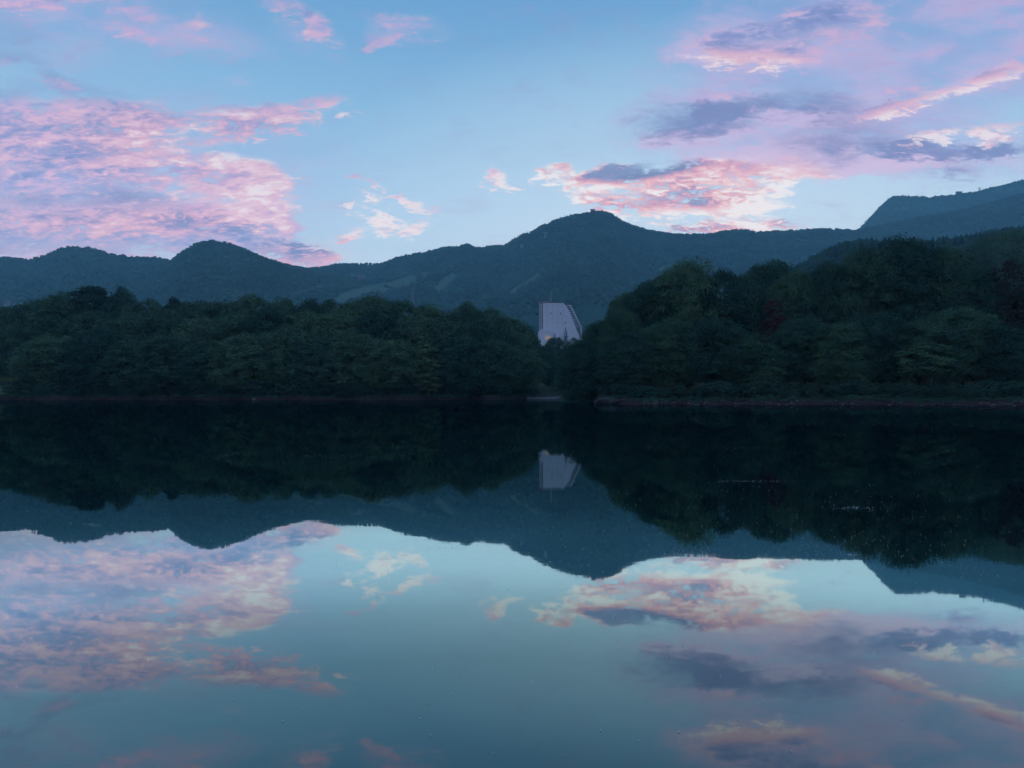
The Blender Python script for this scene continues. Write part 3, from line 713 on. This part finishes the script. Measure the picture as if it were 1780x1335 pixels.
for i, (px, py, Y, w, lab) in enumerate(GAP): plant('far%d' % (i % 6), 'broadleaf_tree', px, py, Y, w, lab, group='trees round the inlet')
plant('conifer', 'conifer_tree', 983.5, 569, 560, 13, 'small pointed tree standing against the white hotel wall', group=None, base=24)
# right-hand wood
RIGHT = [
 ('near0', 1042, 566, 140, 32, 'leftmost tree of the right-hand wood, its crown beside the hotel'),
 ('near1', 1078, 548, 136, 34, 'second tree of the right-hand wood, sloping up from the inlet'),
 ('near3', 1088, 522, 146, 28, 'tree with a dark stepped shoulder right of the hotel'),
 ('near2', 1140, 498, 142, 50, 'tree rising to the first dome of the right-hand wood'),
 ('near1', 1195, 470, 140, 58, 'highest pale-topped tree of the first dome on the right'),
 ('near4', 1256, 486, 138, 46, 'tree on the right shoulder of the first dome'),
 ('near4', 1292, 492, 150, 34, 'tree filling the dip between the first dome and the red maple'),
 ('near0', 1336, 464, 158, 50, 'tall back tree above the red maple'),
 ('near3', 1385, 484, 146, 44, 'tree right of the red maple with a flat top'),
 ('near2', 1442, 470, 142, 46, 'tree on the left shoulder of the big second dome'),
 ('near1', 1500, 450, 140, 50, 'tree just left of the top of the big second dome'),
 ('near4', 1572, 432, 138, 64, 'widest and highest tree, forming the big second dome'),
 ('near3', 1640, 446, 136, 50, 'tree on the right side of the big second dome'),
 ('near0', 1694, 476, 130, 42, 'tree between the big second dome and the rusty tree'),
 ('near2', 1800, 500, 128, 46, 'dark tree cut by the right edge of the photo'),
 # lower row
 ('near2', 1014, 604, 136, 40, 'low tree over the dark rock point at the inlet'),
 ('near4', 1100, 588, 122, 50, 'front tree right of the dark rock point'),
 ('near3', 1168, 566, 120, 50, 'front tree under the first dome, left one'),
 ('near0', 1240, 560, 118, 50, 'front tree under the first dome, right one'),
 ('near1', 1300, 592, 116, 42, 'low front tree directly left below the red maple'),
 ('near4', 1398, 562, 118, 48, 'front tree right beside the red maple'),
 ('near1', 1462, 574, 114, 48, 'front tree with pale layered boughs under the second dome, left one'),
 ('near2', 1530, 556, 114, 50, 'front tree in the middle under the big second dome'),
 ('near0', 1604, 566, 110, 52, 'front tree rising directly behind the bare forked trunks'),
 ('near3', 1672, 546, 112, 50, 'front tree right of the bare forked trunks'),
 ('near4', 1745, 580, 108, 46, 'low front tree at the right edge under the rusty tree'),
]
for key, px, py, Y, w, lab in RIGHT: plant(key, 'broadleaf_tree', px, py-5, Y, w*1.3, lab, group='trees of the right-hand wood')
o = plant('open', 'broadleaf_tree', 1612, 598, 106, 42, 'front tree with bare forked trunks showing beneath its crown')
mb = MB()
for dx, top in ((-1.9, 5.5), (1.2, 6.0), (-.8, 5.2)): mb.tube([(dx*.15, .1, -.3), (dx*.5, .1, 2.2), (dx, .2, top)], [.17, .13, .07], 7)
mb.build('side_stem', M['bark_pale'], o)
plant('red', 'maple_tree', 1346, 518, 127, 25, 'slender red maple glowing inside the right-hand wood')
plant('brown', 'broadleaf_tree', 1752, 452, 126, 40, 'rusty brown thin-leaved tree at the right edge')
# conifers along the crest behind
for i, (px, py, Y, w) in enumerate([(1722, 412, 430, 34), (1764, 402, 400, 40), (1700, 428, 380, 30)]):
    plant('far%d' % (i+1), 'broadleaf_tree', px, py, Y, w, ['broad tree on the rise behind the rusty tree, left of two', 'broad tree on the rise at the right edge above the rusty tree', 'low tree on the rise just right of the big second dome'][i], base=60)
for i, px in enumerate([1452, 1474, 1497, 1516, 1548, 1561, 1583, 1603, 1622, 1640, 1661, 1672, 1688, 1706, 1745]):
    yy = np.interp(px, [1450, 1500, 1600, 1680, 1750], [424, 412, 412, 404, 396])
    plant('conifer', 'conifer_tree', px, yy+rnd.uniform(-4, 5), 760, rnd.uniform(4.5, 7), 'small dark conifer on the crest of the rise behind the right-hand trees', group='conifers along the crest', base=CAMZ+760*(684-yy-22)/F)

# ------------------------------------------------------------------ shore: bushes, rocks, boulder, post
def shore_pt(px, s):
    az = math.atan((px-890)/F); r = float(shore_r(np.array([az]))[0])+s
    return r*math.sin(az), r*math.cos(az)
k = 0
for side, pxs in (('left', list(range(40, 930, 26))), ('right', list(range(1062, 1800, 22)))):
    for px in pxs:
        px += rnd.uniform(-8, 8)
        if abs(px-744) < 14: continue
        x, y = shore_pt(px, rnd.uniform(6, 10)); key = 'bush%d' % (k % 3); k += 1
        kind, H, Rad, cm, tm, first = PROTO[key]
        lab = 'low dark bush on the bank at the foot of the %s' % ('far shore wood' if side == 'left' else 'right-hand wood')
        grp = 'bushes under the far shore wood' if side == 'left' else 'bushes under the right-hand wood'
        loc = (x, y, gz(x, y)-.1)
        if first[0] is None:
            o = empty('bush', loc, lab, 'bush', grp); obj('stem', tm, o); obj('foliage', cm, o); first[0] = o
        else:
            o = copy_tree(first[0]); o.name = 'bush'; o.location = loc; tag(o, lab, 'bush', grp)
        q = rnd.uniform(.6, 1.15)*(1.25 if side == 'left' else .72); o.scale = (q*1.2, q*1.2, q); o.rotation_euler = (0, 0, rnd.uniform(0, 6))

def shore_grass():
    g = np.random.default_rng(31); cen = []; nor = []; sz = []
    for i in range(1500):
        px = g.uniform(-60, 1860)
        if 925 < px < 1050 or g.random() > .35+.65*(math.sin(px/23)+math.sin(px/61+1) > 0): continue
        s = g.uniform(1.6, 6.5) if px > 1050 else g.uniform(2.2, 7)
        x, y = shore_pt(px, s); z = gz(x, y); n = 14; h = g.uniform(.12, .42)
        p = np.stack([x+g.normal(size=n)*.35, y+g.normal(size=n)*.3, z+h*g.random(n)], -1); cen.append(p)
        q = g.normal(size=(n, 3)); q[:, 2] *= .3; nor.append(q/np.linalg.norm(q, axis=1)[:, None]); sz.append(np.full(n, h*.6))
    me = leaf_mesh('shore_grass', np.concatenate(cen), np.concatenate(nor), np.concatenate(sz), M['leaf_dark'], g)
    tag(obj('shore_grass', me), 'dark grass and low weeds growing along both banks', 'grass', kind='stuff')
shore_grass()
def rock_mesh(seed, mat, flat=.6):
    g = random.Random(seed); import bmesh
    bm = bmesh.new(); bmesh.ops.create_icosphere(bm, subdivisions=2, radius=1)
    cuts = [(Vector((g.uniform(-1, 1), g.uniform(-1, 1), g.uniform(-.4, 1))).normalized(), g.uniform(.55, .85)) for _ in range(9)]
    for v in bm.verts:
        for n, d in cuts:
            e = v.co.dot(n)-d
            if e > 0: v.co -= n*e
        v.co *= 1+g.uniform(-.04, .04); v.co.z *= flat
    me = bpy.data.meshes.new('rock'); bm.to_mesh(me); bm.free(); me.materials.append(mat); return me
rocks = [rock_mesh(i, M['rock']) for i in range(5)]
for i in range(150):
    px = rnd.uniform(1075, 1790) if i < 118 else rnd.uniform(60, 900)
    if i < 118 and rnd.random() < .5: px = rnd.choice([1150, 1225, 1300, 1430, 1640, 1745])+rnd.gauss(0, 22)
    x, y = shore_pt(px, rnd.uniform(-.2, 2.6)); q = rnd.uniform(.06, .24)*(1 if i < 118 else 1.1)
    o = obj('rock', rocks[i % 5]); o.location = (x, y, max(gz(x, y), 0)+q*.1); o.scale = (q*1.3, q, q); o.rotation_euler = (0, 0, rnd.uniform(0, 6))
    tag(o, 'small pale stone on the bare bank below the %s' % ('right-hand wood' if i < 118 else 'far shore wood'), 'rock', 'stones on the right bank' if i < 118 else 'stones on the far left bank')
x, y = shore_pt(443, .8); o = obj('rock', rocks[2]); o.location = (x, y, .25); o.scale = (.9, .7, .7); tag(o, 'pale boulder alone at the waterline of the far shore', 'rock')
dr = rock_mesh(44, M['rock_dark'], .8)
for px, s, q, lab in ((1050, 0, 1.6, 'largest black rock on the point at the mouth of the inlet'), (1041, -.6, .8, 'small black rock at the very tip of the point'), (1064, .6, 1.5, 'black rock behind the largest one on the point'), (1078, 1.0, 1.2, 'black rock on the landward end of the point')):
    x, y = shore_pt(px, s+1); o = obj('rock', dr); o.location = (x, y, .1+.2*q); o.scale = (q*1.5, q*1.2, q*.75); o.rotation_euler = (0, 0, px); tag(o, lab, 'rock')

t = empty('marker_post', (*at(19, 670, 212)[:2], gz(at(19, 670, 212)[0], 212)), 'small white post on the lawn at the left edge of the lake', 'post')
mb = MB(); mb.tube([(0, 0, -.3), (0, 0, .95)], [.09, .09], 8); mb.build('pole', M['steel'], t)
mb = MB(); mb.box(-.22, .22, -.06, .02, .7, 1.25); mb.box(-.25, .25, -.08, .04, 1.25, 1.31); mb.build('sign_board', M['concrete_dark'], t)

# ------------------------------------------------------------------ hotel
def build_hotel():
    Y = 700.0; q = Y/F; x0 = at(943.7, 600, Y)[0]
    def X(px): return at(px, 600, Y)[0]-x0
    def Z(py): return at(943, py, Y)[2]-30
    root = empty('hotel', (x0, Y, 30), 'white slab-shaped hotel with a slanting right side, seen through the gap in the trees', 'hotel')
    zb = -6; D = 16
    w = MB(); w.prism([(X(943.7), zb), (X(1013), zb), (X(1007), Z(583)), (X(1003), Z(575)), (X(990), Z(541)), (X(984.5), Z(532)), (X(980), Z(527.3)), (X(943.7), Z(527.9))], 0, D)
    w.build('wall', M['concrete'], root)
    # vertical joints and window band on the gable: shallow strips
    j = MB()
    for px in (952, 961, 970, 979): j.box(X(px)-.06, X(px)+.06, -.06, .02, Z(584), Z(529))
    j.build('wall_joint', M['concrete_dark'], root)
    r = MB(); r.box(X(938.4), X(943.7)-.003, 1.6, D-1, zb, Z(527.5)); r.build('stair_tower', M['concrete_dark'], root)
    for a, b in ((938.2, 939.3), (941.0, 941.9)):
        c = MB(); c.box(X(a), X(b), .3, 1.59, zb, Z(528)); c.build('column', M['concrete'], root)
    for kk in range(11):
        py = 531+kk*4.1; c = MB(); c.box(X(939.5), X(940.9), 1.3, 1.58, Z(py+2.2), Z(py)); c.build('window', M['pane'], root)
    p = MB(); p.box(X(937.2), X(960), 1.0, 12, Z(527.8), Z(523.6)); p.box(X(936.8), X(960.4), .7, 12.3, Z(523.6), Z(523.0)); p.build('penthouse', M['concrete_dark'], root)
    p = MB(); p.box(X(957), X(961.5), -.2, 4, Z(527.5), Z(524.6)); p.build('roof_plant', M['roof'], root)
    a = MB(); a.tube([(X(958.4), 4, Z(524)), (X(958.4), 4, Z(504))], [.32, .2], 6); a.tube([(X(955.4), 5, Z(524)), (X(955.4), 5, Z(513))], [.12, .1], 5); a.build('antenna', M['steel'], root)
    p = MB(); p.prism([(X(943.7), Z(528.0)), (X(980), Z(527.4)), (X(980.4), Z(526.6)), (X(943.5), Z(527.2))], -.25, D+.25); p.build('parapet', M['white'], root)
    # slanting white screen with terraces behind it
    s = MB(); s.prism([(X(991.2), Z(531.2)), (X(1009.6), Z(569.2)), (X(1012.5), zb), (X(1014.5), zb), (X(1011), Z(569)), (X(992.6), Z(530.2)), (X(985), Z(530.8)), (X(985), Z(531.9))], -.5, D)
    s.build('slanting_screen', M['white'], root)
    edge = lambda py: np.interp(py, [532, 541, 575], [984.5, 990, 1003]); scr = lambda py: np.interp(py, [531, 569.2], [991.2, 1009.6])
    for kk, py in enumerate(np.arange(535, 571, 4.0)):
        bx0, bx1 = X(edge(py))-.2, X(scr(py))-.15
        c = MB(); c.box(bx0, bx1, .5, D-2, Z(py+.5), Z(py)); b = c.build('balcony', M['concrete'], root)
        c = MB(); c.box(bx0+.25, bx1-.1, .52, .62, Z(py)-.002, Z(py)+.95); c.build('railing', M['rail'], b)
        c = MB(); c.box(bx0+.2, bx0+2.0, 3.0, 3.2, Z(py)+.01, Z(py)+1.9); c.build('window', M['pane'], b)
    for (px, py, s_) in [(958.3, 544.8, .5), (974.5, 544.8, .6), (983, 561, .55)]+[(953+cx*3.8, 548.5+cy*3.9, .2) for cx in range(7) for cy in range(4)]+[(989+c*2, 559+c*5, .25) for c in range(4)]:
        c = MB(); c.box(X(px)-s_, X(px)+s_, -.05, .05, Z(py)-s_*1.3, Z(py)+s_*1.3); c.build('window', M['pane'] if s_ > .3 else M['concrete_dark'], root)
    p = MB(); p.box(X(935.6), X(962), -7, -.003, zb, Z(577.8)); p.box(X(939.5), X(944.5), -5, .9, Z(577.8), Z(573.2)); p.box(X(935.2), X(962.4), -7.3, -.004, Z(577.8), Z(577.0)); p.build('podium', M['concrete'], root)
    p = MB(); p.box(X(965), X(972), -5, -.004, zb, Z(580)); p.build('entrance_block', M['white'], root)
    for kk in range(3):
        a0 = 947.2+kk*3.3; c = MB(); c.box(X(a0), X(a0+2.7), -7.08, -6.98, Z(591), Z(584.6)); f = c.build('lit_window', M['lit'], root)
        c = MB(); c.box(X(a0)-.12, X(a0), -7.15, -6.96, Z(591), Z(584.4)); c.box(X(a0)+.02, X(a0+2.7), -7.15, -6.96, Z(584.6)+.01, Z(584.3)+.01); c.build('window_frame', M['concrete_dark'], f)
build_hotel()

# ------------------------------------------------------------------ ropeway and masts on the mountains
def pylon(px, pytop, pybase, Y, wid, label, tee=True, mat='steel'):
    x, y, zt = at(px, pytop, Y); zb = at(px, pybase, Y)[2]; h = zt-zb
    root = empty('ropeway_pylon', (x, y, zb-6), label, 'pylon'); h += 6; r = max(.25, wid*.09)
    m = MB()
    for sx in (-1, 1):
        for sy in (-1, 1): m.tube([(sx*wid*.5, sy*wid*.5, 0), (sx*wid*.18, sy*wid*.18, h)], [r, r*.8], 5)
    n = 6
    for k in range(n):
        a = k/n; b = (k+1)/n; wa = wid*(.5-.32*a); wb = wid*(.5-.32*b)
        for s1 in (-1, 1):
            m.tube([(-wa, s1*wa, a*h), (wb, s1*wb, b*h)], [r*.5, r*.5], 4); m.tube([(s1*wa, -wa, a*h), (s1*wb, wb, b*h)], [r*.5, r*.5], 4)
    m.build('lattice_mast', M[mat], root)
    if tee:
        m = MB(); m.box(-wid*1.0, wid*1.0, -wid*.12, wid*.12, h-.01, h+wid*.18); m.box(-wid*1.0, -wid*.85, -wid*.3, wid*.3, h+wid*.18, h+wid*.4); m.box(wid*.85, wid*1.0, -wid*.3, wid*.3, h+wid*.18, h+wid*.4)
        m.build('cross_arm', M[mat], root)
pylon(717, 503, 526, 1500, 7, 'pale lattice ropeway pylon standing right of the ski run', True, 'steel_far')
pylon(948, 405, 420, 2900, 11, 'ropeway pylon high on the slope below the central peak')
pylon(1703, 327, 334, 4250, 9, 'small ropeway pylon on the skyline of the flat-topped mountain', True, 'steel_dark')
pylon(981, 372, 379, 3150, 3, 'thin mast on the skyline left of the central summit', False, 'steel_dark')
pylon(915, 401, 407, 3150, 3, 'thin mast on the lower step of the central mountain', False, 'steel_dark')
def station(px, pytop, pybase, Y, w, label, poles):
    x, y, zt = at(px, pytop, Y); zb = at(px, pybase, Y)[2]; h = zt-zb; root = empty('ropeway_station', (x, y, zb-4), label, 'building'); h += 4
    m = MB(); m.box(-w*.5, w*.5, -6, 6, h*.45, h*.92); m.build('cabin_hall', M['steel_dark'], root)
    m = MB(); m.prism([(-w*.58, h*.92), (w*.58, h*.92), (w*.58, h*.97), (0, h), (-w*.58, h*.97)], -7, 7); m.build('roof', M['roof'], root)
    for a in poles:
        m = MB(); m.box(a*w-1.2, a*w+1.2, -5, 5, 0, h*.45); m.build('support', M['steel_dark'], root)
    m = MB(); m.box(-w*.35, w*.35, -6.15, -6.003, h*.58, h*.74); m.build('window_band', M['pane'], root)
station(1030.5, 364, 371, 3190, 20, 'dark ropeway station perched on the central summit', (-.35, .35))
station(1667, 333, 340, 4240, 34, 'dark ropeway station on the skyline of the flat-topped mountain', (-.4, 0, .4))
def lodge(px, py, Y, w, label):
    x, y, z = at(px, py, Y); root = empty('lodge', (x, y, z-10), label, 'building')
    m = MB(); m.box(-w/2, w/2, -5, 5, 0, 13); m.build('wall', M['concrete_dark'], root)
    m = MB(); m.prism([(-w*.54, 13), (w*.54, 13), (0, 16)], -6, 6); m.build('roof', M['roof'], root)
    for k in range(4):
        m = MB(); m.box(-w*.4+k*w*.22, -w*.4+k*w*.22+w*.12, -5.1, -4.98, 10, 11.5); m.build('window', M['pane'], root)
lodge(907, 427, 2750, 12, 'tiny pale lodge on the slope left below the central summit')
lodge(12, 527, 1350, 7, 'small whitish house on the hillside at the left edge')
lodge(626, 479, 1900, 9, 'small pale lodge at the top of the left ski run')

# ------------------------------------------------------------------ petals and foam floating on the lake
def debris():
    pts = []
    g = np.random.default_rng(5)
    def px2(px, py):
        tx, tz = ray(px, py); Y = -CAMZ/tz; return tx*Y, Y
    for cx, cy, w, h, n in [(1310, 837, 85, 1.6, 90), (1490, 883, 42, 1.6, 80), (550, 793, 60, 3, 60), (700, 778, 90, 2, 30), (1120, 778, 60, 2, 60), (1290, 779, 60, 2.5, 60), (780, 952, 30, 5, 35),
                            (1450, 950, 90, 14, 60), (1180, 962, 70, 10, 60), (160, 912, 25, 3, 30), (70, 779, 90, 2, 25), (400, 790, 80, 2, 20), (1480, 965, 20, 3, 24)]:
        for _ in range(n): pts.append(px2(cx+g.normal()*w*.55, max(722, cy+g.normal()*h*.6)))
    for _ in range(1250):
        py = 725+(g.random()**.8)*290; px = -200+2200*g.random()
        if g.random() < .35: px = 700+g.random()*1000; py = 840+g.random()*150
        pts.append(px2(px, py))
    for _ in range(90):
        py = 980+g.random()*340; pts.append(px2(-100+1980*g.random(), py))
    v = []; f = []
    for x, y in pts:
        r = (.0022+.0042*g.random()**2)*(.55+.032*y); a = g.random()*6; b = len(v); n = 5
        for k in range(n): q = a+k*6.283/n; e = r*(.6+.6*g.random()); v.append((x+e*math.cos(q)*1.3, y+e*math.sin(q), .003+.002*g.random()))
        v.append((x, y, .007+r*.3))
        f += [(b+k, b+(k+1) % n, b+n) for k in range(n)]
    tag(obj('floating_debris', mesh_np('floating_debris', v, np.array(f), M['speck'])), 'pale petals and foam flecks floating on the still lake', 'debris', kind='stuff')
debris()

# ------------------------------------------------------------------ haze
def haze():
    m, T = new_mat('evening_haze')
    pv = T.node('ShaderNodeVolumePrincipled'); pv.inputs['Color'].default_value = (.42, .88, 1, 1); pv.inputs['Density'].default_value = .00013; pv.inputs['Anisotropy'].default_value = 0
    o = T.node('ShaderNodeOutputMaterial'); T.l.new(pv.outputs[0], o.inputs['Volume'])
    mb = MB(); mb.box(-6600, 6600, -900, 6300, -4, 1330); tag(mb.build('haze', m), 'thin blue evening haze over the lake and mountains', 'haze', kind='stuff')
haze()
